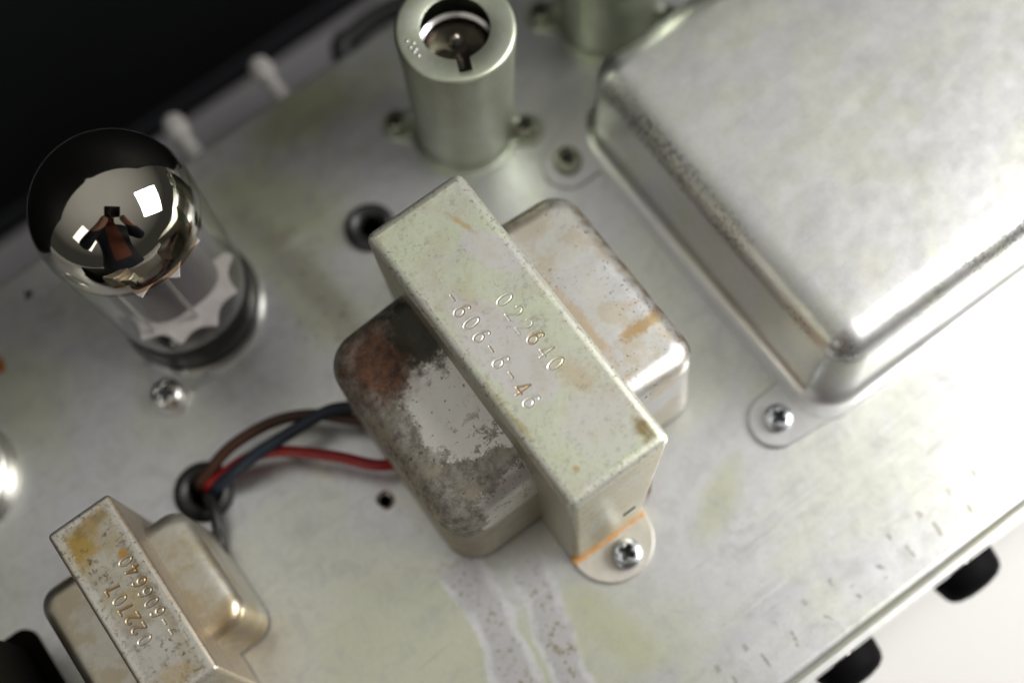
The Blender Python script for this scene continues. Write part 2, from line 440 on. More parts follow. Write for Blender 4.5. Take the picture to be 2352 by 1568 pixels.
def can_extra(n, col, rg):
    # frosty passivation on the pressed cover, crystalline grain, darker scuffs on the rounded edge
    g = n.add(n.mul(n.noise(0.05, 3, 0.6, 0.5, off=63), 0.6), n.mul(n.noise(0.6, 4, 0.75, off=61), 0.4))
    col = n.mix(n.ramp(g, 0.40, 0.70, 0, 0.5), col, (0.47, 0.48, 0.53))
    ed = n.mul(n.ramp(n.z, 22.0, 25.5), n.ramp(n.z, 29.6, 28.6))
    sc = n.ramp(n.noise(1.1, 6, 0.8, off=64), 0.50, 0.57)
    fr = n.ramp(n.noise(0.06, 2, off=66), 0.40, 0.54)
    for k in range(3):
        s_ = n.ramp(n.noise(1.0, 2, 0.5, stretch=(0.05, 1.0, 1, 0.3 + 0.9 * k), off=60 + 9 * k), 0.67, 0.71)
        col = n.mix(n.mul(s_, 0.14), col, (0.74, 0.74, 0.72) if k else (0.36, 0.36, 0.36))
    col = n.mix(n.mul(n.mul(ed, sc), n.mul(fr, 0.75)), col, (0.13, 0.125, 0.10))
    yl = n.ramp(n.noise(0.11, 3, 0.6, off=68), 0.52, 0.68)
    col = n.mix(n.mul(yl, 0.25), col, (0.58, 0.58, 0.44))
    return col, rg
M_CAN = plated('pressed_cover_zinc', (0.66, 0.66, 0.66), (0.66, 0.67, 0.61), 0.05, 0.35, 0.92, 0.15, can_extra, 29.0, 0.3, dent=16.0)
M_FL = plated('flange_zinc', (0.60, 0.60, 0.61), (0.58, 0.58, 0.55), 0.08, 0.33, 0.95, 0.2, None, 33.0, 0.1)

def shield_extra(n, col, rg):
    v = n.noise(0.25, 4, 0.6, stretch=(1, 1, 0.35), off=71)
    col = n.mix(n.ramp(v, 0.4, 0.7, 0, 0.5), col, (0.40, 0.42, 0.30))
    return col, rg
M_SH = plated('shield_zinc', (0.48, 0.51, 0.43), (0.43, 0.47, 0.37), 0.12, 0.42, 0.88, 0.35, shield_extra, 37.0)
M_FOOT = None
def foot_extra(n, col, rg):
    # an orange rust line where the foot is bent up
    m_ = n.ramp(n.add(n.y, n.mul(n.sub(n.noise(0.8, 3, off=3), 0.5), 0.9)), -35.9, -34.95)
    col = n.mix(n.mul(m_, n.ramp(n.noise(0.5, 4, 0.7, off=8), 0.25, 0.55, 0.45, 1.0)), col, (0.50, 0.25, 0.06))
    return col, n.add(rg, n.mul(m_, 0.2))
M_FOOT = plated('foot_zinc', (0.62, 0.59, 0.55), (0.58, 0.56, 0.50), 0.15, 0.42, 0.85, 0.2, foot_extra, 43.0)
M_SCREW = plated('bright_zinc_screw', (0.56, 0.60, 0.64), (0.48, 0.50, 0.52), 0.4, 0.26, 1.0, 0.2, None, 3.0, 0.08, rvar=0.08)
M_SCREW_OLD = plated('dull_screw', (0.34, 0.34, 0.28), (0.26, 0.26, 0.20), 0.4, 0.34, 1.0, 0.4, None, 8.0, 0.12)
M_STEEL = plated('bright_steel', (0.66, 0.64, 0.62), (0.60, 0.58, 0.56), 0.3, 0.20, 1.0, 0.2, None, 4.0, 0.1)
M_NICKEL = plated('tinned_post', (0.86, 0.83, 0.80), (0.80, 0.77, 0.74), 0.3, 0.25, 0.55, 0.1, None, 14.0, 0.1)
M_RECESS = dielectric('recess_shade', (0.030, 0.032, 0.034), 0.4, 0, 0.5)  # near-black colour paints the shade inside the screw recesses
M_RUST = dielectric('rusted_core_steel', (0.13, 0.055, 0.022), 0.75, 0.05, 0.8, 0.5)
M_RUBBER = dielectric('black_rubber', (0.012, 0.012, 0.013), 0.45, 0.02, 1.5)
M_BAKE = dielectric('black_bakelite', (0.012, 0.012, 0.012), 0.28, 0.0, 0.5)
M_PANEL = plated('brushed_front_panel', (0.74, 0.74, 0.74), (0.70, 0.70, 0.70), 0.1, 0.35, 0.9, 0.1, None, 24.0, 0.1)
M_TABLE_SHADE = dielectric('table_shade_grey', (0.25, 0.243, 0.255), 0.6, 0.02, 0.2, 0.06)  # grey stands for the shade on the table strip behind the chassis
M_KNOB = dielectric('matt_black_plastic', (0.004, 0.004, 0.0045), 0.6, 0.0, 0.5, **{'Specular IOR Level': 0.03})
M_VOID = dielectric('inside_shade', (0.01, 0.01, 0.01), 0.8)  # near-black, paints the shade inside the chassis and the slot
M_TOLEX = dielectric('black_vinyl_covering', (0.0030, 0.0034, 0.0040), 0.7, 0.25, 0.9, **{'Specular IOR Level': 0.10})
M_EDGE_HIGHLIGHT = dielectric('edge_highlight_grey', (0.010, 0.011, 0.014), 0.6, 0.1, 0.6, **{'Specular IOR Level': 0.2})  # lighter than the cabinet, to paint in its edge highlight
M_PAPER = dielectric('white_table_paper', (0.47, 0.46, 0.455), 0.75, 0.02, 0.3, 0.015)
M_RED = dielectric('red_wire_insulation', (0.30, 0.008, 0.010), 0.42, 0.12, 0.9, 0.35)
M_BROWN = dielectric('brown_wire_insulation', (0.05, 0.017, 0.008), 0.55, 0.02, 1.2, 0.2)
M_BLUE = dielectric('dark_blue_wire_insulation', (0.014, 0.024, 0.040), 0.5, 0.02, 1.2, 0.2)
M_MICA = dielectric('mica_sheet', (0.54, 0.49, 0.50), 0.35, 0.0, 0.3, 0.3)
M_ANODE = dielectric('grey_anode', (0.075, 0.068, 0.076), 0.45, 0.02, 0.5, 0.2)
M_BLACKBOX = dielectric('black_lacquer', (0.006, 0.005, 0.003), 0.6, 0.03, 0.3, 0.3, **{'Specular IOR Level': 0.05})
M_ALU = plated('brushed_aluminium', (0.66, 0.65, 0.60), (0.60, 0.59, 0.55), 0.2, 0.36, 1.0, 0.1, None, 53.0, 0.1)
M_CAPTOP = plated('cap_top', (0.50, 0.49, 0.52), (0.34, 0.33, 0.36), 0.5, 0.3, 0.9, 0.5, None, 57.0, 0.4)

def glass_mat():
    n = N('clear_tube_glass')
    lw = n.t.nodes.new('ShaderNodeLayerWeight')
    fac = n.add(0.045, n.mul(n.m('POWER', lw.outputs['Facing'], 4.0), 0.85))
    tr = n.t.nodes.new('ShaderNodeBsdfTransparent'); tr.inputs[0].default_value = (0.95, 0.96, 0.94, 1)
    gl = n.t.nodes.new('ShaderNodeBsdfGlossy'); gl.inputs['Roughness'].default_value = 0.02
    ms = n.t.nodes.new('ShaderNodeMixShader')
    n.t.links.new(fac, ms.inputs[0])
    n.t.links.new(tr.outputs[0], ms.inputs[1]); n.t.links.new(gl.outputs[0], ms.inputs[2])
    n.t.links.new(ms.outputs[0], n.out.inputs[0])
    return n.mat
M_GLASS = glass_mat()
def getter_mat():
    n = N('getter_mirror')
    b = n.bsdf(n.mix(n.ramp(n.noise(0.5, 4, 0.7), 0.4, 0.8, 0, 0.25), (0.43, 0.40, 0.36), (0.34, 0.29, 0.23)), n.add(0.012, n.mul(n.ramp(n.noise(0.9, 4, 0.7, off=5), 0.5, 0.8), 0.05)), 1.0)
    tr = n.t.nodes.new('ShaderNodeBsdfTransparent'); tr.inputs[0].default_value = (0.62, 0.48, 0.33, 1)
    ms = n.t.nodes.new('ShaderNodeMixShader')
    zz = n.add(n.z, n.mul(n.sub(n.noise(0.22, 4, 0.6), 0.5), 1.6))
    n.t.links.new(n.ramp(zz, 51.0, 51.7), ms.inputs[0])
    n.t.links.new(tr.outputs[0], ms.inputs[1]); n.t.links.new(b.outputs[0], ms.inputs[2])
    n.t.links.new(ms.outputs[0], n.out.inputs[0])
    return n.mat
M_GETTER = getter_mat()
M_DARKGLASS = None
def darkglass():
    n = N('smoky_tube_glass'); n.bsdf(n.mix(n.ramp(n.z, 31, 37), (0.05, 0.045, 0.04), (0.30, 0.265, 0.23)), 0.07, 0.9); return n.mat
M_DARKGLASS = darkglass()

# ------------------------------------------------------------------ the setting: table and chassis
tb = make('table_surface', *loft([rr(-600, 600, -500, 500, 5, -80, 3)], cap1=True), M_PAPER, smooth=False)
tb['kind'] = 'structure'; tb['label'] = 'white paper covered table under the amplifier chassis'

YR, YF = 82.5, -93.4                       # rear and front edge of the chassis
HOLES = [(-73.3, 12.5, 5.4), (-9.9, 41.6, 4.6), (-42.7, -12.6, 1.9), (-82.0, 76.5, 1.25)]
ch = thing('amplifier_chassis', 'large dull zinc-plated steel amplifier chassis plate carrying transformers and tubes', 'chassis', (0, 0, -80))
def chassis_plate():
    out = [(-230, YF + 2.2), (230, YF + 2.2), (230, YR - 1.0), (-230, YR - 1.0)]
    V = [Vector(p) for p in out]; E = [(0, 1), (1, 2), (2, 3), (3, 0)]; 
    for hx, hy, r in HOLES:
        b = len(V); m = 28
        V += [Vector((hx + r * math.cos(2 * math.pi * k / m), hy + r * math.sin(2 * math.pi * k / m))) for k in range(m)]
        E += [(b + k, b + (k + 1) % m) for k in range(m)]
    v2, e2, f2, *_ = delaunay_2d_cdt(V, E, [], 0, 1e-6)
    F = []
    for f in f2:
        c = sum((v2[i] for i in f), Vector((0, 0))) / len(f)
        if not (-230 < c.x < 230 and YF < c.y < YR): continue
        if any((c.x - h[0]) ** 2 + (c.y - h[1]) ** 2 < (h[2] * 0.98) ** 2 for h in HOLES): continue
        a = (v2[f[1]] - v2[f[0]]).cross(v2[f[2]] - v2[f[0]])
        F.append(tuple(f) if a > 0 else tuple(reversed(f)))
    VV = [(p.x, p.y, 80.0) for p in v2]
    # hole walls, 1.2 mm deep with a slightly rolled lip
    for hx, hy, r in HOLES:
        c_ = 0.5 if r == 1.9 else 0.12
        v, f = lathe([(r, 80.0), (r - c_, 80 - c_ * 1.2), (r - c_, 78.4)], 28); v, f = shift((v, f), (hx, hy, 0))
        b = len(VV); VV += v; F += [tuple(i + b for i in q) for q in f]
    return VV, F
make('top_plate', *chassis_plate(), M_CH, ch, smooth=False)
def wall(y, s, r):
    # rolled edge and the wall below it
    pr = [(y - s * r, 80.0)] + [(y - s * r + s * r * math.sin(a), 80 - r + r * math.cos(a)) for a in (0.3, 0.6, 0.9, 1.2, math.pi / 2)] + [(y, 3.0), (y - s * 1.2, 3.0), (y - s * 1.2, 72.0)]
    L = [[(x * (1 if s < 0 else -1), yy, z) for x in (-230, -115, 0, 115, 230)] for yy, z in pr]
    return loft(L, close=False)
make('front_wall', *wall(YF, -1, 2.2), M_CH, ch)
make('front_panel', *[[(p[0], p[2] + YF - 0.02, 77.0 - p[1]) for p in dome_box(-229, 229, 0, 70, -1.7, 0.0, 1, 0.4, 3, 3)[0]], [tuple(reversed(f)) for f in dome_box(-229, 229, 0, 70, 0, 1.7, 1, 0.4, 3, 3)[1]]], M_PANEL, ch, smooth=False)
make('rear_wall', *wall(YR, 1, 1.0), M_CH, ch)
make('eyelet', *shift(lathe([(2.15, 80.0), (2.1, 80.25), (1.75, 80.35), (1.3, 79.9), (1.2, 78.6)], 28), (-42.7, -12.6, 0)), M_STEEL, ch)
bt = make('inner_shade_sheet', *loft([rr(-229, 229, YF + 2, YR - 2, 2, 40, 2)], cap1=True), M_VOID, ch, smooth=False)  # added sheet, near-black for the shade seen through the holes

# ------------------------------------------------------------------ screws
def screw_mesh(name, r, h, mat, rec=True, rot=0.4, deep=2.2):
    V, F, D = [], [], []
    nr, na = 26, 72
    for i in range(nr + 1):
        q = i / nr
        for k in range(na):
            a = 2 * math.pi * k / na
            x, y = r * q * math.cos(a), r * q * math.sin(a)
            z = h * (0.55 + 0.45 * math.sqrt(max(0.0, 1 - q ** 3.0)))
            if q > 0.97: z = h * 0.45
            if rec:
                ca, sa = math.cos(rot), math.sin(rot)
                u, v = (x * ca + y * sa) / r, (-x * sa + y * ca) / r
                arm = 0.58
                wd = 0.15 + 0.06 * (1 - q)
                d = max(min(1, (wd - abs(u)) / 0.07 + 0.5), 0) * max(0, min(1, (arm - abs(v)) / 0.1))
                d2 = max(min(1, (wd - abs(v)) / 0.07 + 0.5), 0) * max(0, min(1, (arm - abs(u)) / 0.1))
                core = max(0, min(1, (0.34 - q) / 0.1))
                d = max(d, d2, core)
                z -= deep * d * (1.0 - 0.5 * q)
            V.append((x, y, z)); D.append(d if rec else 0.0)
    for i in range(nr):
        for k in range(na):
            l = (k + 1) % na
            if i == 0: F.append((k, na + k, na + l)) if False else F.append((i * na + k, (i + 1) * na + k, (i + 1) * na + l, i * na + l))
            else: F.append((i * na + k, (i + 1) * na + k, (i + 1) * na + l, i * na + l))
    b = len(V)
    for k in range(na):
        a = 2 * math.pi * k / na
        V.append((r * 1.0 * math.cos(a), r * math.sin(a), -0.6))
    for k in range(na):
        l = (k + 1) % na
        F.append((nr * na + k, b + k, b + l, nr * na + l))
    me = bpy.data.meshes.new(name)
    me.from_pydata([(v[0] * S, v[1] * S, v[2] * S) for v in V], [], F); me.validate(); me.update()
    me.polygons.foreach_set('use_smooth', [True] * len(me.polygons)); me.materials.append(mat); me.materials.append(M_RECESS)
    for pl in me.polygons:
        ids = list(pl.vertices)
        if max(ids) < len(D) and sum(D[i] for i in ids) / len(ids) > 0.62: pl.material_index = 1
    return me
ME_SCREW = screw_mesh('mounting_screw', 3.25, 2.3, M_SCREW, rot=0.25)
ME_OLD = screw_mesh('dull_mounting_screw', 2.75, 2.1, M_SCREW_OLD, rot=0.75)
ME_OLD3 = screw_mesh('dull_cover_screw', 3.2, 2.2, M_SCREW_OLD, rot=0.75)
ME_FLAT = screw_mesh('cover_screw', 3.0, 2.1, M_SCREW, rot=0.15)
def screw(me, parent, x, y, z, rz=0.0, name='mounting_screw'):
    o = bpy.data.objects.new(name, me); COL.objects.link(o); o.parent = parent
    o.location = (x * S, y * S, z * S); o.rotation_euler = (0, 0, rz); return o

# ------------------------------------------------------------------ stamped figures
def arc(cx, cy, rx, ry, a0, a1, n=14):
    return [(cx + rx * math.cos(math.radians(a0 + (a1 - a0) * k / n)), cy + ry * math.sin(math.radians(a0 + (a1 - a0) * k / n))) for k in range(n + 1)]
GLYPH = {   # strokes in a 0..1 (wide) by 0..1.5 (tall) cell
    '0': [arc(0.5, 0.75, 0.46, 0.75, 0, 360, 26)],
    '2': [arc(0.5, 1.06, 0.44, 0.44, 165, -35, 14) + [(0.04, 0.0), (0.96, 0.0)]],
    '4': [[(0.72, 0.0), (0.72, 1.5), (0.0, 0.42), (1.0, 0.42)]],
    '6': [arc(0.5, 0.45, 0.45, 0.45, 0, 360, 22), [(0.86, 1.38), (0.7, 1.5), (0.45, 1.42), (0.2, 1.08), (0.07, 0.7), (0.05, 0.45)]],
    '7': [[(0.1, 1.5), (0.85, 1.5), (0.5, 0.0)]],
    '-': [[(0.1, 0.72), (0.9, 0.72)]],
}
def stamp_segments(chars, size, up, read):
    """chars: (glyph, x, y, rust, depth) with the centre of each figure; returns line segments"""
    out = []
    for c, x, y, ru, dp in chars:
        for st in GLYPH[c]:
            P = []
            for gx, gy in st:
                a, b = (gx - 0.5) * size * 0.51, (gy - 0.75) * size / 1.5
                P.append((x + read[0] * a + up[0] * b, y + read[1] * a + up[1] * b))
            for p, q in zip(P[:-1], P[1:]): out.append((*p, *q, ru, dp))
    return out

def stamped_top(name, x0, x1, y0, y1, z, segs, step, mat, parent, wid=0.18, depth=0.16, seed=1, corner_sag=0.12):
    nx = int((x1 - x0) / step); ny = int((y1 - y0) / step)
    xs = np.linspace(x0, x1, nx + 1); ys = np.linspace(y0, y1, ny + 1)
    X, Y = np.meshgrid(xs, ys)
    G = np.zeros_like(X); RU = np.zeros_like(X); LIP = np.zeros_like(X)
    for ax, ay, bx, by, ru, dp in segs:
        i0 = np.searchsorted(xs, min(ax, bx) - 1.0); i1 = np.searchsorted(xs, max(ax, bx) + 1.0)
        j0 = np.searchsorted(ys, min(ay, by) - 1.0); j1 = np.searchsorted(ys, max(ay, by) + 1.0)
        x = X[j0:j1, i0:i1]; y = Y[j0:j1, i0:i1]
        L2 = (bx - ax) ** 2 + (by - ay) ** 2 + 1e-9
        t = np.clip(((x - ax) * (bx - ax) + (y - ay) * (by - ay)) / L2, 0, 1)
        d = np.hypot(x - ax - t * (bx - ax), y - ay - t * (by - ay))
        g = np.clip(1 - d / wid, 0, 1) ** 0.8 * dp
        G[j0:j1, i0:i1] = np.maximum(G[j0:j1, i0:i1], g)
        lip = np.clip(1 - np.abs(d - wid * 1.5) / (wid * 0.9), 0, 1) * dp
        LIP[j0:j1, i0:i1] = np.maximum(LIP[j0:j1, i0:i1], lip)
        RU[j0:j1, i0:i1] = np.maximum(RU[j0:j1, i0:i1], np.clip(1.25 - d / (wid * 1.3), 0, 1) * ru)
    LIP *= (G < 0.05)
    rs = np.random.RandomState(seed)
    dent = np.zeros_like(X)
    for k in range(14):       # gentle waviness of the pressed sheet
        a = rs.uniform(0, 2 * math.pi); f = rs.uniform(0.08, 0.45)
        dent += rs.uniform(-1, 1) * np.sin((X * math.cos(a) + Y * math.sin(a)) * f + rs.uniform(0, 6)) * 0.010 / f ** 0.5
    ed = np.minimum(np.minimum(X - x0, x1 - X), np.minimum(Y - y0, y1 - Y))
    k = np.clip(ed / 1.5, 0, 1)
    Z = z + dent * k + (-depth * G + 0.03 * LIP) * k
    n = (nx + 1) * (ny + 1)
    co = np.stack([X.ravel(), Y.ravel(), Z.ravel()], 1) * S
    idx = np.arange(n).reshape(ny + 1, nx + 1)
    q = np.stack([idx[:-1, :-1], idx[:-1, 1:], idx[1:, 1:], idx[1:, :-1]], -1).reshape(-1, 4)
    me = bpy.data.meshes.new(name)
    me.vertices.add(n); me.vertices.foreach_set('co', co.astype(np.float32).ravel())
    me.loops.add(q.size); me.loops.foreach_set('vertex_index', q.astype(np.int32).ravel())
    me.polygons.add(len(q)); me.polygons.foreach_set('loop_start', (np.arange(len(q)) * 4).astype(np.int32))
    me.update(calc_edges=True); me.validate()
    me.polygons.foreach_set('use_smooth', [True] * len(q))
    for nm, arr in (('groove', G), ('rust', RU)):
        at = me.attributes.new(nm, 'FLOAT', 'POINT'); at.data.foreach_set('value', arr.astype(np.float32).ravel())
    me.materials.append(mat)
    o = bpy.data.objects.new(name, me); COL.objects.link(o); o.parent = parent
    return o

# ------------------------------------------------------------------ strap-mounted transformers
def strap_shell(hx, hy, z1, rf, bottoms, z0=0.9):
    """sheet strap: rounded top edge, walls down to the four given bottom corners (RR, RL, FL, FR)"""
    loops = []
    n = 4
    top = rr(-hx, hx, -hy, hy, rf, z1 - rf, n)
    m = len(top) // 4
    bot = []
    for ci, (bx, by) in enumerate(bottoms):
        base = rr(-hx, hx, -hy, hy, rf, 0, n)[ci * m:(ci + 1) * m]
        sxn, syn = ((1, 1), (-1, 1), (-1, -1), (1, -1))[ci]
        for p in base: bot.append((p[0] - sxn * hx + bx, p[1] - syn * hy + by, z0))
    loops.append(bot)
    for t in (0.35, 0.7, 0.93):
        loops.append([tuple(b[i] + (tp[i] - b[i]) * t for i in range(3)) for b, tp in zip(bot, top)])
    nf = 6
    for k in range(nf + 1):
        a = math.pi / 2 * k / nf; i = rf * (1 - math.cos(a))
        loops.append(rr(-hx + i, hx - i, -hy + i, hy - i, rf - i, z1 - rf + rf * math.sin(a), n))
    return loft(loops)

def foot_outline(x0, x1, y, r, back=2.0):
    c = (x0 + x1) / 2; h = (x1 - x0) / 2
    L = [(x1, y + back), (x0, y + back), (x0, y)]
    L += [(c + h * math.cos(math.radians(a)), y + r * math.sin(math.radians(a))) for a in range(186, 360, 6)]
    L += [(x1, y)]
    return L[::1]

def crowned(vf, x_in, x_out, rise, z1):
    # the cover's top climbs a little towards the strap
    return [(x, y, z + rise * max(0.0, min(1.0, (x - x_out) / (x_in - x_out))) * max(0.0, (z - 5) / (z1 - 5))) for x, y, z in vf[0]], vf[1]
# --- the big-lettered transformer in the middle
T1 = thing('strap_transformer', 'strap-mounted transformer with stamped figures 022640 and rust-stained side cover', 'transformer', (-5.2, -12.9, 0))
hx, hy, z1, rf = 11.4, 33.8, 46.0, 2.0
make('strap', *strap_shell(hx, hy, z1, rf, ((hx, hy), (-hx, hy), (-13.1, -34.6), (5.1, -34.8))), M_T1, T1)
ch1 = [('0', -2.49, -6.63, .0, .75), ('2', -2.5, -9.85, 0, .7), ('2', -2.5, -13.1, 0, .45), ('6', -2.3, -16.2, .75, 1.0), ('4', -2.3, -19.5, .1, .75), ('0', -2.3, -22.6, 0, 1.0)]
ch2 = [('-', -10.1, -0.31, .35, .8), ('6', -10.2, -3.47, .35, .85), ('0', -10.2, -6.61, .15, .9), ('6', -10.15, -9.81, .25, .85), ('-', -10.15, -12.99, .5, .9),
       ('6', -10.2, -16.09, .05, .75), ('-', -10.15, -19.36, .5, .9), ('4', -10.1, -22.72, .85, 1.0), ('6', -10.15, -25.7, .0, .85)]
rel = lambda cs, o: [(c, x - o[0], y - o[1], r, d) for c, x, y, r, d in cs]
sg = stamp_segments(rel(ch1 + ch2 + [('0', -2.25, -15.9, .3, .35)], (-5.2, -12.9)), 3.3, (1, 0), (0, -1))
stamped_top('stamped_top', -hx + rf, hx - rf, -hy + rf, hy - rf, z1, sg, 0.11, M_T1, T1, seed=3)
make('core', *dome_box(-10.0, 9.0, -32.4, 32.4, 1.2, 44.0, 0.4, 0.4, 2, 2), M_RUST, T1, smooth=False)
o = make('end_bell', *crowned(dome_box(-31.7, -6.0, -22.3, 24.8, 1.0, 32.0, 7.0, 5.0, 10, 9, 0.5), -11, -31, 3.5, 32.0), M_BL, T1); o['label'] = 'side cover with dark oxide, rust corner and bare pale zinc'
o = make('end_bell', *crowned(dome_box(4.0, 29.2, -22.0, 24.8, 1.0, 32.0, 6.0, 4.4, 10, 9, 0.4), 11, 29.2, 3.5, 32.0), M_BR, T1); o['label'] = 'pale side cover with tan rust stains'
ft = make('mounting_foot', *slab(foot_outline(-13.1, 5.1, -35.2, 9.2), 0.0, 1.0), M_FOOT, T1, smooth=False)
ft2 = make('mounting_foot', *[[(p[0], -p[1], p[2]) for p in slab(foot_outline(-9.1, 9.1, -34.0, 9.2), 0.0, 1.0)[0]], [tuple(reversed(f)) for f in slab(foot_outline(-9.1, 9.1, -34.0, 9.2), 0.0, 1.0)[1]]], M_FOOT, T1, smooth=False)
screw(ME_SCREW, ft, -3.2, -39.7, 1.3, 0.3)
screw(ME_SCREW, ft2, 0, 39.5, 1.3, 0.9)
# lug slot in the strap's end, its shade drawn as a near-black block
def slot_on_front(): 
    a = bp(1400, 1203, 12); y = -34.55
    return dome_box(-0.2, 3.0, y - 0.12, y + 0.6, 11.4, 12.5, 0.2, 0.1, 2, 2)
make('slot_shade', *slot_on_front(), M_VOID, T1, smooth=False)

# --- the small transformer
T2 = thing('small_strap_transformer', 'small dirty strap-mounted transformer with stamped figures 022707 beside the wire grommet', 'transformer', (-92.0, -8.6, 0))
hx2, hy2, z2, rf2 = 7.0, 20.6, 34.0, 1.0
make('strap', *strap_shell(hx2, hy2, z2, rf2, ((hx2, hy2), (-hx2, hy2), (-hx2, -hy2 - .4), (hx2 - .4, -hy2 - .4))), M_T2, T2)
s1 = [('0', -88.93, -1.56, .3, .9), ('4', -88.8, -3.9, .9, 1), ('6', -88.85, -6.6, .6, 1), ('6', -88.9, -8.9, .1, .8), ('0', -88.9, -11.2, .1, .8), ('6', -88.95, -13.5, .3, 1), ('-', -88.9, -15.8, .1, .8), ('-', -88.9, -18.1, .1, .9)]
s2 = [('7', -93.75, -4.8, .9, 1), ('0', -93.6, -7.2, .15, .9), ('7', -93.6, -9.4, .8, 1), ('2', -93.45, -11.7, .5, 1), ('2', -93.5, -14.0, .5, 1), ('0', -93.6, -16.4, .1, .9)]
sg = stamp_segments(rel(s1 + s2, (-92.0, -8.6)), 2.6, (-1, 0), (0, 1))
stamped_top('stamped_top', -hx2 + rf2, hx2 - rf2, -hy2 + rf2, hy2 - rf2, z2, sg, 0.10, M_T2, T2, wid=0.22, depth=0.18, seed=9)
make('core', *dome_box(-5.8, 5.8, -19.6, 19.6, 1.2, 32.4, 0.4, 0.4, 2, 2), M_RUST, T2, smooth=False)
make('end_bell', *dome_box(-18.3, -3.0, -13.2, 16.2, 1.0, 22.5, 4.5, 3.2, 8, 8, 0.3), M_SB, T2)
make('end_bell', *dome_box(3.0, 15.6, -12.6, 15.0, 1.0, 22.5, 4.5, 3.2, 8, 8, 0.3), M_SB, T2)
o = make('mounting_foot', *slab(foot_outline(-6.0, 6.0, -20.9, 6.5), 0.0, 0.9), M_FOOT, T2, smooth=False)
o2 = make('mounting_foot', *slab([(x, -y) for x, y in reversed(foot_outline(-6.0, 6.0, -20.6, 6.5))], 0.0, 0.9), M_FOOT, T2, smooth=False)
screw(ME_OLD, o, 0, -23.8, 1.1, 0.2); screw(ME_OLD, o2, 0, 23.6, 1.1, 0.5)

# ------------------------------------------------------------------ the large covered transformer
BX0, BX1, BY0, BY1 = 43.6, 132.0, -53.8, 33.2
BT = thing('covered_transformer', 'large transformer under a smooth pressed silvery zinc cover with screwed ears', 'transformer', (88, -10, 0))
cx, cy = 88, -10
def big_cover():
    x0, x1, y0, y1 = BX0 - cx, BX1 - cx, BY0 - cy, BY1 - cy
    rc = 8.0; L = []
    fr = 2.2
    for k in range(6):
        a = math.pi / 2 * k / 5; d = fr * (1 - math.sin(a))
        L.append(rr(x0 - d, x1 + d, y0 - d, y1 + d, rc + d, 1.3 + fr * (1 - math.cos(a)), 10))
    H, RF = 30.0, 7.0
    for k in range(11):
        a = math.pi / 2 * k / 10; i = RF * (1 - math.cos(a)) + 0.8
        L.append(rr(x0 + i, x1 - i, y0 + i, y1 - i, max(rc - i, 0.6), H - RF + RF * math.sin(a), 10))
    for i, dz in ((9.5, 0.06), (14, 0.14), (22, 0.22), (34, 0.26)):
        L.append(rr(x0 + i, x1 - i, y0 + i, y1 - i, 2.0, H + dz, 10))
    return loft(L, cap1=True)
make('pressed_cover', *big_cover(), M_CAN, BT)
def ring_slab(x0, x1, y0, y1, r, wd, z0, z1):
    a = rr(x0, x1, y0, y1, r, z0, 8); b = rr(x0, x1, y0, y1, r, z1, 8)
    c = rr(x0 + wd, x1 - wd, y0 + wd, y1 - wd, max(r - wd, 1), z1, 8)
    return loft([a, b, c])
make('flange', *ring_slab(BX0 - cx - 3.6, BX1 - cx + 3.6, BY0 - cy - 3.0, BY1 - cy + 3.0, 9, 4.5, 0.0, 1.31), M_FL, BT, smooth=False)
def ear(sx_, sy_, ex, y_a, y_b):
    pts = [(sx_ + 6.2 * math.cos(math.radians(a)), sy_ + 6.2 * math.sin(math.radians(a))) for a in range(0, 360, 10)] + [(ex, y_a), (ex, y_b)]
    pts = sorted(set((round(p[0], 4), round(p[1], 4)) for p in pts))
    def half(P):
        h = []
        for p in P:
            while len(h) > 1 and (h[-1][0] - h[-2][0]) * (p[1] - h[-2][1]) - (h[-1][1] - h[-2][1]) * (p[0] - h[-2][0]) <= 0: h.pop()
            h.append(p)
        return h
    lo, up = half(pts), half(pts[::-1])
    return lo[:-1] + up[:-1]
SC1, SC2 = (35.3 - cx, 26.8 - cy), (34.9 - cx, -48.7 - cy)
ea0 = make('mounting_ear', *slab(ear(*SC1, 44.5 - cx, 20.5 - cy, 36 - cy), 0.0, 1.15), M_FL, BT, smooth=False)
ea1 = make('mounting_ear', *slab(ear(*SC2, 44.5 - cx, -42 - cy, -55.8 - cy), 0.0, 1.15), M_FL, BT, smooth=False)
ea2 = make('mounting_ear', *slab(ear(141 - cx, 26.8 - cy, 131 - cx, 20.5 - cy, 36 - cy), 0.0, 1.15), M_FL, BT, smooth=False)
ea3 = make('mounting_ear', *slab(ear(141 - cx, -48.7 - cy, 131 - cx, -42 - cy, -55.8 - cy), 0.0, 1.15), M_FL, BT, smooth=False)
screw(ME_OLD3, ea0, *SC1, 1.4, 0.5); screw(ME_FLAT, ea1, *SC2, 1.4, 0.1)
screw(ME_FLAT, ea2, 141 - cx, 26.8 - cy, 1.4, 0.9); screw(ME_FLAT, ea3, 141 - cx, -48.7 - cy, 1.4, 1.3)

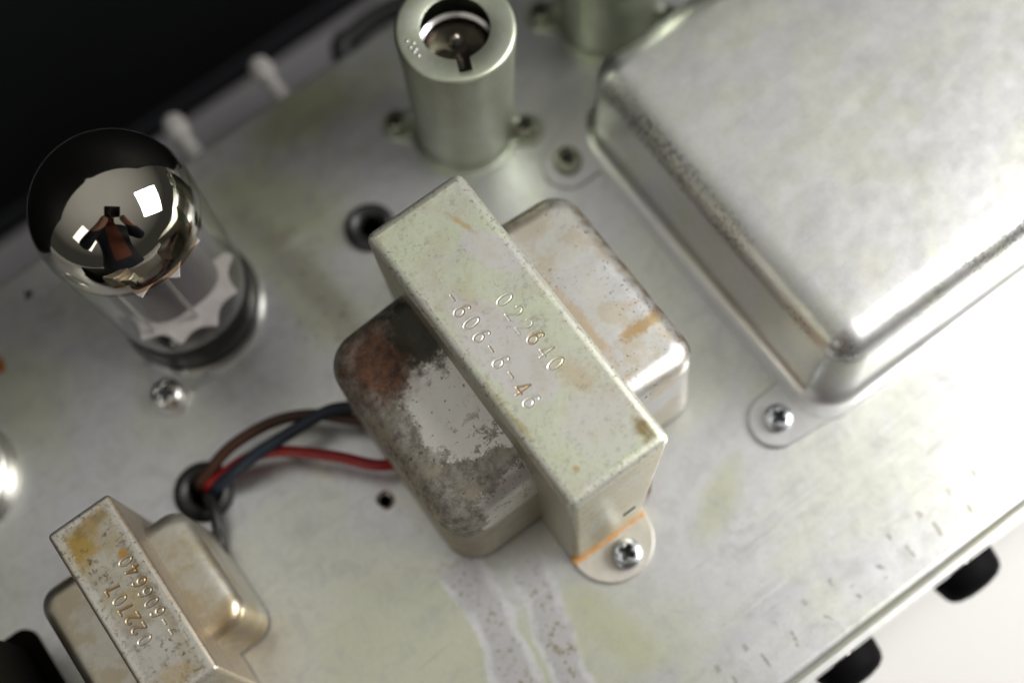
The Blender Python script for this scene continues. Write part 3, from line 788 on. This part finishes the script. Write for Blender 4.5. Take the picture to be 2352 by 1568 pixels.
# ------------------------------------------------------------------ shielded small tubes
def shield_thing(loc, label, lean=(0, 0, 0)):
    t = thing('tube_shield', label, 'tube shield', loc, 'tube shields on screwed base plates')
    na = math.atan2(-0.93, -0.37)           # the notch points at the chassis front
    def hole(r, z, a):
        if r > 8.0: return r
        d = (a - na + math.pi) % (2 * math.pi) - math.pi
        lat = abs(7.5 * math.sin(d)) if abs(d) < 1.2 else 9
        return r + 3.0 * max(0, min(1, (1.25 - lat) / 0.25 + 0.5))
    prof = [(11.3, 3.0), (11.4, 15), (12.0, 34), (12.5, 44.0), (12.48, 44.6), (12.3, 45.0), (11.95, 45.25), (11.5, 45.3)]
    prof += [(7.35, 45.3), (7.2, 45.2), (7.2, 44.7), (7.35, 44.6), (11.2, 44.5), (11.7, 43.5), (11.1, 34), (10.6, 3.0)]
    make('shield', *lathe(prof, 96, closed=True, rfun=hole), M_SH, t).rotation_euler = lean
    make('inner_spring_ring', *lathe([(8.6, 34), (8.9, 36.5), (8.2, 37.6), (7.4, 37.2), (7.3, 36.0), (7.9, 34)], 48, closed=True), M_STEEL, t).rotation_euler = lean
    make('base_collar', *lathe([(12.6, 0.0), (12.6, 0.9), (11.9, 1.2), (11.7, 3.4), (11.4, 3.8), (11.2, 3.4)], 64), M_SH, t)
    for sx_, sy_ in ((11.0, -9.2), (-11.9, 10.2)):
        an = math.atan2(sy_, sx_); c, s = math.cos(an), math.sin(an); R = math.hypot(sx_, sy_)
        L = [(6, -7.5), (R - 2, -4.0)] + [(R + 4.2 * math.cos(math.radians(a)), 4.2 * math.sin(math.radians(a))) for a in range(-70, 71, 14)] + [(R - 2, 4.0), (6, 7.5)]
        be = make('base_ear', *slab([(x * c - y * s, x * s + y * c) for x, y in L], 0.0, 0.9), M_SH, t, smooth=False)
        screw(ME_OLD, be, sx_, sy_, 1.1, an)
        make('retaining_tab', *dome_box(c * 11.9 - 1.2, c * 11.9 + 1.2, s * 11.9 - 1.2, s * 11.9 + 1.2, 1.0, 6.5, 0.8, 0.6, 3, 3), M_SH, t)
    return t
def mini_tube(loc, label, lean=(0, 0, 0)):
    t = thing('miniature_tube', label, 'vacuum tube', loc, 'miniature tubes inside the shields')
    prof = [(8.2, 6), (8.4, 30), (8.1, 33.5), (6.9, 36.2), (4.6, 37.8), (2.4, 38.5), (1.7, 39.4), (1.5, 40.8), (0.9, 42.0), (0.05, 42.5)]
    t.rotation_euler = lean
    make('glass_envelope', *lathe(prof, 40), M_DARKGLASS, t)
    make('base', *lathe([(8.3, 2.2), (8.4, 6.0), (0.05, 6.0)], 40), M_BAKE, t)
    return t
LEAN = (0.034, 0.046, 0)
SH1 = (21.7, 48.8, 0)
SH2 = (65.2, 51.2, 0)
s = shield_thing(SH1, 'dull green-grey cylindrical tube shield with a notched open top, farther from the big transformer', LEAN)
# die-stamped dots on the shield's rim
dv = []
for dx, dy in ((-9.6, 3.2), (-8.8, 2.0), (-9.9, 1.6), (-9.2, 0.6), (-9.9, 0.3), (-9.6, -0.9)):
    dv.append(shift(lathe([(0.34, 45.25), (0.28, 45.45), (0.12, 45.55), (0.01, 45.57)], 10), (dx, dy, 0)))
make('stamped_dots', *merge(*dv), M_STEEL, s).rotation_euler = LEAN
mini_tube((21.7, 48.8, 0), 'miniature glass tube inside the tube shield that stands farther from the big transformer', LEAN)
s2 = shield_thing(SH2, 'green-grey tube shield close behind the rear corner of the big covered transformer')
mini_tube((65.2, 51.2, 0), 'miniature glass tube inside the tube shield close to the big transformer')

# ------------------------------------------------------------------ power tube and its socket
TX, TY = -52.7, 50.3
sk = thing('tube_socket', 'round black tube socket with a bright saddle ring under the mirrored power tube', 'tube socket', (TX, TY, 0))
make('saddle_ring', *lathe([(16.3, 0.0), (16.3, 0.5), (16.1, 0.8), (16.0, 2.2), (15.8, 2.5), (15.5, 2.2), (15.4, 0.5)], 72), M_FL, sk)
make('socket_body', *lathe([(15.4, 0.0), (15.4, 7.0), (15.0, 8.2), (13.0, 8.5), (12.6, 6.4), (0.05, 6.3)], 64), M_BAKE, sk)
for sx_, sy_ in ((-15.4, -15.0),):
    an = math.atan2(sy_, sx_); c, s_ = math.cos(an), math.sin(an); R = math.hypot(sx_, sy_)
    L = [(15, -9), (R - 2, -4.4)] + [(R + 4.6 * math.cos(math.radians(a)), 4.6 * math.sin(math.radians(a))) for a in range(-70, 71, 14)] + [(R - 2, 4.4), (15, 9)]
    se = make('saddle_ear', *slab([(x * c - y * s_, x * s_ + y * c) for x, y in L], 0.0, 0.95), M_FL, sk, smooth=False)
ME_DOME = screw_mesh('dome_screw', 3.5, 3.2, M_STEEL, rot=0.9, deep=1.6)
screw(ME_DOME, se, -15.4, -15.0, 1.2, 0.0)

PT = thing('power_tube', 'glass power tube with a mirror-dark silvered dome standing in a black socket', 'vacuum tube', (TX, TY, 0))
def glass_profile(off=0.0):
    p = [(0.05, 9.4), (9.0, 9.2), (13.0, 9.6), (14.6, 11.0), (15.0, 13.0), (15.3, 20), (15.6, 36), (15.95, 48), (16.1, 53)]
    for k in range(1, 15):
        a = math.pi / 2 * k / 14
        p.append((max(16.1 * math.cos(a), 0.02), 53.5 + 16.2 * math.sin(a)))
    return [(max(r - off, 0.02), z - (off if z > 60 else 0)) for r, z in p]
make('glass_envelope', *lathe(glass_profile(), 96), M_GLASS, PT)
make('getter_coating', *lathe([(15.75, 49.6), (15.78, 50.4), (15.84, 52)] + [(max(15.86 * math.cos(math.pi / 2 * k / 20), 0.01), 53.5 + 15.9 * math.sin(math.pi / 2 * k / 20)) for k in range(0, 21)], 96), M_GETTER, PT)
def mica(z, r, teeth, depth=1.4, ph=0.0):
    L = []
    n = teeth * 12
    for k in range(n):
        a = 2 * math.pi * k / n
        q = abs(math.sin(teeth * (a + ph) / 2))
        L.append((math.cos(a) * (r - depth * q ** 0.7 * 1.4), math.sin(a) * (r - depth * q ** 0.7 * 1.4)))
    return slab(L, z, z + 0.5, 0.05)
make('lower_mica', *mica(14.2, 14.4, 10, 2.0, 0.14), M_MICA, PT, smooth=False)
make('upper_mica', *mica(42.0, 13.9, 10, 2.0, 0.12), M_MICA, PT, smooth=False)
def anode(z0, z1):
    L0 = []
    for k in range(48):
        a = 2 * math.pi * k / 48
        L0.append((9.6 * math.copysign(abs(math.cos(a)) ** 0.75, math.cos(a)), 7.2 * math.copysign(abs(math.sin(a)) ** 0.75, math.sin(a))))
    body = loft([[(x, y, z0) for x, y in L0], [(x, y, z1) for x, y in L0]], cap1=True)
    w1 = dome_box(9.2, 12.4, -0.6, 0.6, z0, z1, 0.3, 0.2, 2, 2); w2 = dome_box(-12.4, -9.2, -0.6, 0.6, z0, z1, 0.3, 0.2, 2, 2)
    return merge(body, w1, w2)
make('anode', *anode(14.8, 41.9), M_ANODE, PT)
for px, py in ((0, 9.4), (0, -9.4), (9.2, 6.6), (-9.2, -6.6)):
    make('support_rod', *shift(lathe([(0.5, 10), (0.5, 44)], 10), (px, py, 0)), M_STEEL, PT)
make('tube_base_button', *lathe([(0.05, 9.0), (12.0, 8.8), (13.2, 7.6)], 48), M_DARKGLASS, PT)

# ------------------------------------------------------------------ grommets
def grommet(loc, R, r, label):
    t = thing('rubber_grommet', label, 'grommet', loc, 'black rubber grommets in the chassis plate')
    prof = [(r, -2.0), (r, 1.2), (r + 0.5, 1.9), ((R + r) / 2, 2.3), (R - 0.8, 1.7), (R, 0.7), (R - 0.2, 0.05), (R - 1.3, 0.0), (R - 1.35, -1.3), (R - 0.3, -1.4), (R - 0.8, -2.4)]
    make('grommet_ring', *lathe(prof, 48, closed=True), M_RUBBER, t)
grommet((-73.3, 12.5, 0), 6.7, 3.1, 'black rubber grommet that the red, brown and blue wires run into')
grommet((-9.9, 41.6, 0), 5.9, 2.6, 'empty black rubber grommet behind the rear end of the lettered transformer')

# ------------------------------------------------------------------ wires
def wire(name, label, pts, r, mat):
    o = make(name, *tube(pts, r, 14, 12), mat)
    o['label'] = label; o['category'] = 'wire'; o['group'] = 'insulated wires through the grommet'
def W(u, v, z): return tuple(bp(u, v, z))
wire('brown_wire', 'brown insulated wire arching highest over from the grommet to the transformer',
     [(-72.6, 12.6, -14), W(462, 1118, 0.5), W(478, 1085, 4), W(535, 1022, 6.5), W(630, 968, 6.5), W(720, 952, 6), W(800, 962, 6), (-34.0, 0.5, 6)], 1.3, M_BROWN)
wire('blue_wire', 'dark blue-black insulated wire crossing over the brown and red wires',
     [(-71.8, 12.0, -14), W(495, 1128, 0.5), W(520, 1100, 5), W(585, 1046, 8.5), W(680, 985, 9.0), W(750, 945, 9), W(800, 935, 8.5), (-33.5, 4.0, 8)], 1.35, M_BLUE)
wire('red_wire', 'bright red insulated wire running low from the grommet to the transformer',
     [(-72.2, 12.0, -14), W(478, 1122, 0.5), W(505, 1095, 3.5), W(570, 1052, 5.5), W(650, 1036, 6.5), W(770, 1048, 7), W(870, 1068, 7), (-33.0, -10.5, 6)], 1.25, M_RED)
wire('black_wire', 'short black insulated wire leaving the grommet behind the small transformer',
     [(-73.8, 12.0, -14), W(478, 1140, 0.5), W(488, 1160, 3.5), W(498, 1200, 4.0), W(506, 1250, 2.5), (-78.5, -6.0, 3)], 1.25, M_RUBBER)

# ------------------------------------------------------------------ capacitor can, dark neighbour
cp = bp(-112, 1092, 5)
CP = thing('capacitor_can', 'low round aluminium capacitor can with a bright rolled rim, near the small transformer', 'capacitor', (cp[0], cp[1], 0))
make('can_body', *lathe([(13.4, 0.0), (13.4, 0.8), (12.9, 1.4), (12.6, 4.5), (12.1, 5.6), (11.4, 6.0), (10.8, 5.6), (10.4, 4.6), (10.3, 3.8)], 72), M_ALU, CP)
make('end_disc', *lathe([(10.35, 3.9), (6.0, 4.1), (0.05, 4.2)], 48), M_CAPTOP, CP)
e0 = bp(0, 1390, 30)
BB = thing('black_transformer', 'black lacquered box-shaped transformer beyond the small dirty transformer', 'transformer', (e0[0] - 28.5, -14, 0))
make('cover', *dome_box(-21.5, 21.5, -32, 22, 1.0, 32.0, 3.0, 2.5, 5, 5), M_BLACKBOX, BB)
make('base_flange', *dome_box(-24, 24, -35, 25, 0.0, 1.0, 3.5, 0.3, 5, 3), M_BLACKBOX, BB)

# ------------------------------------------------------------------ front knobs
def knob(x, label):
    t = thing('control_knob', label, 'knob', (x, YF - 2.0, -18), 'black control knobs on the front panel')
    make('knob_body', *lathe([(7.7, 0.0), (7.7, 0.8), (7.2, 3.6), (6.5, 4.9), (5.0, 5.8), (2.5, 6.3), (0.03, 6.4)], 48, axis='y'), M_KNOB, t)
    make('shaft', *lathe([(3.0, -1.8), (3.0, 0.4)], 20, axis='y'), M_STEEL, t)
k1 = (bp(2145, 1350, -18) + bp(2280, 1262, -18)) / 2; k2 = (bp(1870, 1550, -18) + bp(2003, 1467, -18)) / 2
knob(k1[0], 'black control knob on the front panel, below the large covered transformer')
knob(k2[0], 'black control knob on the front panel, toward the stained run marks')

# ------------------------------------------------------------------ behind the chassis
def terminal(x, label):
    t = thing('terminal_post', label, 'terminal post', (x, YR, -6.5), 'bright terminal posts on the rear wall')
    make('post', *lathe([(3.0, 0.0), (3.0, 1.0), (2.2, 1.6), (2.0, 10.0)], 24, axis='-y'), M_NICKEL, t)
    make('post_cap', *lathe([(2.0, 10.0), (2.9, 10.6), (3.0, 13.0), (2.6, 15.0), (1.5, 16.2), (0.02, 16.6)], 24, axis='-y'), M_NICKEL, t)
terminal(-7.0, 'bright metal terminal post on the rear wall, nearer the tube shield')
terminal(-32.0, 'bright metal terminal post on the rear wall, close behind the power tube')
o = make('power_cable', *tube([(12.0, YR + 0.5, -30)] + [W(u, v, -24) for u, v in ((785, 118), (815, 80), (860, 44), (920, 14), (1000, -12), (1100, -30))] + [W(1250, -30, -40)], 2.9, 14, 12), M_RUBBER)
o['label'] = 'thick black cable looping behind the rear wall of the chassis'; o['category'] = 'cable'
cb = thing('black_cabinet', 'tall black vinyl-covered cabinet standing on the table behind the chassis', 'cabinet', (-60, 138.5, -80))
make('cabinet_body', *dome_box(-330, 330, 0, 180, 0.0, 330, 5, 6, 5, 5), M_TOLEX, cb)
make('added_shade_board', *dome_box(-320, 320, -75, 1, 0.0, 3.0, 1, 0.5, 2, 2), M_TABLE_SHADE, cb, smooth=False)  # added board, its grey gives the rear table strip its shade
make('edge_highlight_bead', *[[(p[2], p[0] * 0.6 + 0.5, p[1] + 11.5) for p in lathe([(3.4, -328), (3.4, -100), (3.4, 100), (3.4, 328)], 16)[0]], lathe([(3.4, -328), (3.4, -100), (3.4, 100), (3.4, 328)], 16)[1]], M_EDGE_HIGHLIGHT, cb)  # bead in lighter grey paints the highlight along the cabinet's rounded edge

# ------------------------------------------------------------------ the photographer whom the tube's mirror shows
def figure():
    n = N('dark_jacket_and_skin')
    skin = n.mx(n.ramp(n.z, 1290, 1300), n.mul(n.ramp(n.y, 200, 208), n.ramp(n.z, 1000, 1010)))
    shirt = n.mul(n.mul(n.ramp(n.m('ABSOLUTE', n.x), 62, 52), n.ramp(n.z, 900, 915)), n.ramp(n.y, 40, 55))
    c = n.mix(n.noise(0.05, 3), (0.010, 0.012, 0.020), (0.016, 0.018, 0.028))
    c = n.mix(shirt, c, (0.16, 0.045, 0.02)); c = n.mix(skin, c, (0.42, 0.22, 0.15))
    n.bsdf(c, 0.75)
    J = {  # joints: x (right), y (towards the chassis), z (up from the floor), radius
        'hip': (0, -40, 880, 125), 'belly': (0, -20, 1000, 120), 'chest': (0, 20, 1160, 130), 'neck': (0, 70, 1275, 52), 'chin': (0, 120, 1325, 66), 'crown': (0, 130, 1400, 80),
        'sl': (-175, 30, 1215, 58), 'el': (-235, 110, 1010, 44), 'wl': (-95, 205, 1130, 28), 'hl': (-55, 235, 1180, 30),
        'sr': (175, 30, 1215, 58), 'er': (235, 110, 1010, 44), 'wr': (95, 205, 1130, 28), 'hr': (60, 235, 1190, 30),
        'tl': (-95, -40, 820, 92), 'kl': (-105, 0, 460, 62), 'al': (-110, -30, 90, 42), 'fl': (-115, 110, 45, 36),
        'tr': (95, -40, 820, 92), 'kr': (105, 0, 460, 62), 'ar': (110, -30, 90, 42), 'fr': (115, 110, 45, 36)}
    K = list(J); E = [('hip', 'belly'), ('belly', 'chest'), ('chest', 'neck'), ('neck', 'chin'), ('chin', 'crown'), ('chest', 'sl'), ('sl', 'el'), ('el', 'wl'), ('wl', 'hl'),
                      ('chest', 'sr'), ('sr', 'er'), ('er', 'wr'), ('wr', 'hr'), ('hip', 'tl'), ('tl', 'kl'), ('kl', 'al'), ('al', 'fl'), ('hip', 'tr'), ('tr', 'kr'), ('kr', 'ar'), ('ar', 'fr')]
    me = bpy.data.meshes.new('person')
    me.from_pydata([tuple(v * S for v in J[k][:3]) for k in K], [(K.index(a), K.index(b)) for a, b in E], [])
    o = bpy.data.objects.new('person', me); COL.objects.link(o)
    sk_ = o.modifiers.new('skin', 'SKIN'); sk_.use_smooth_shade = True
    for i, k in enumerate(K): me.skin_vertices[0].data[i].radius = (J[k][3] * S, J[k][3] * S)
    me.skin_vertices[0].data[0].use_root = True
    sb = o.modifiers.new('smooth', 'SUBSURF'); sb.levels = 1; sb.render_levels = 2
    me.materials.append(n.mat)
    return o
pr = figure()
pr['label'] = 'person in a dark jacket leaning over the chassis with a camera, mirrored in the tube'; pr['category'] = 'person'
_u = np.array([RC[0][1], RC[1][1]]); _u /= np.linalg.norm(_u)          # towards the photographer's feet
pr.location = Vector((CAM_O[0] + _u[0] * 275, CAM_O[1] + _u[1] * 275, -860)) * S
pr.rotation_euler = (0, 0, math.atan2(-_u[1], -_u[0]) - math.pi / 2)
pc = thing('photo_camera', 'black camera held over the chassis, mirrored in the tube', 'camera')
pc.matrix_world = M
make('camera_body', *dome_box(-66, 66, -46, 46, 78, 132, 10, 6, 5, 4), M_RUBBER, pc)
make('lens_barrel', *lathe([(27, 12), (33, 10), (35, 14), (35, 60), (32, 64), (32, 80)], 40), M_RUBBER, pc)
fl = make('floor', *loft([rr(-2500, 2500, -2500, 2500, 5, -860, 3)], cap1=True), dielectric('grey_floor', (0.10, 0.095, 0.09), 0.7, 0, 0.01), smooth=False)
fl['kind'] = 'structure'; fl['label'] = 'grey floor under the table'
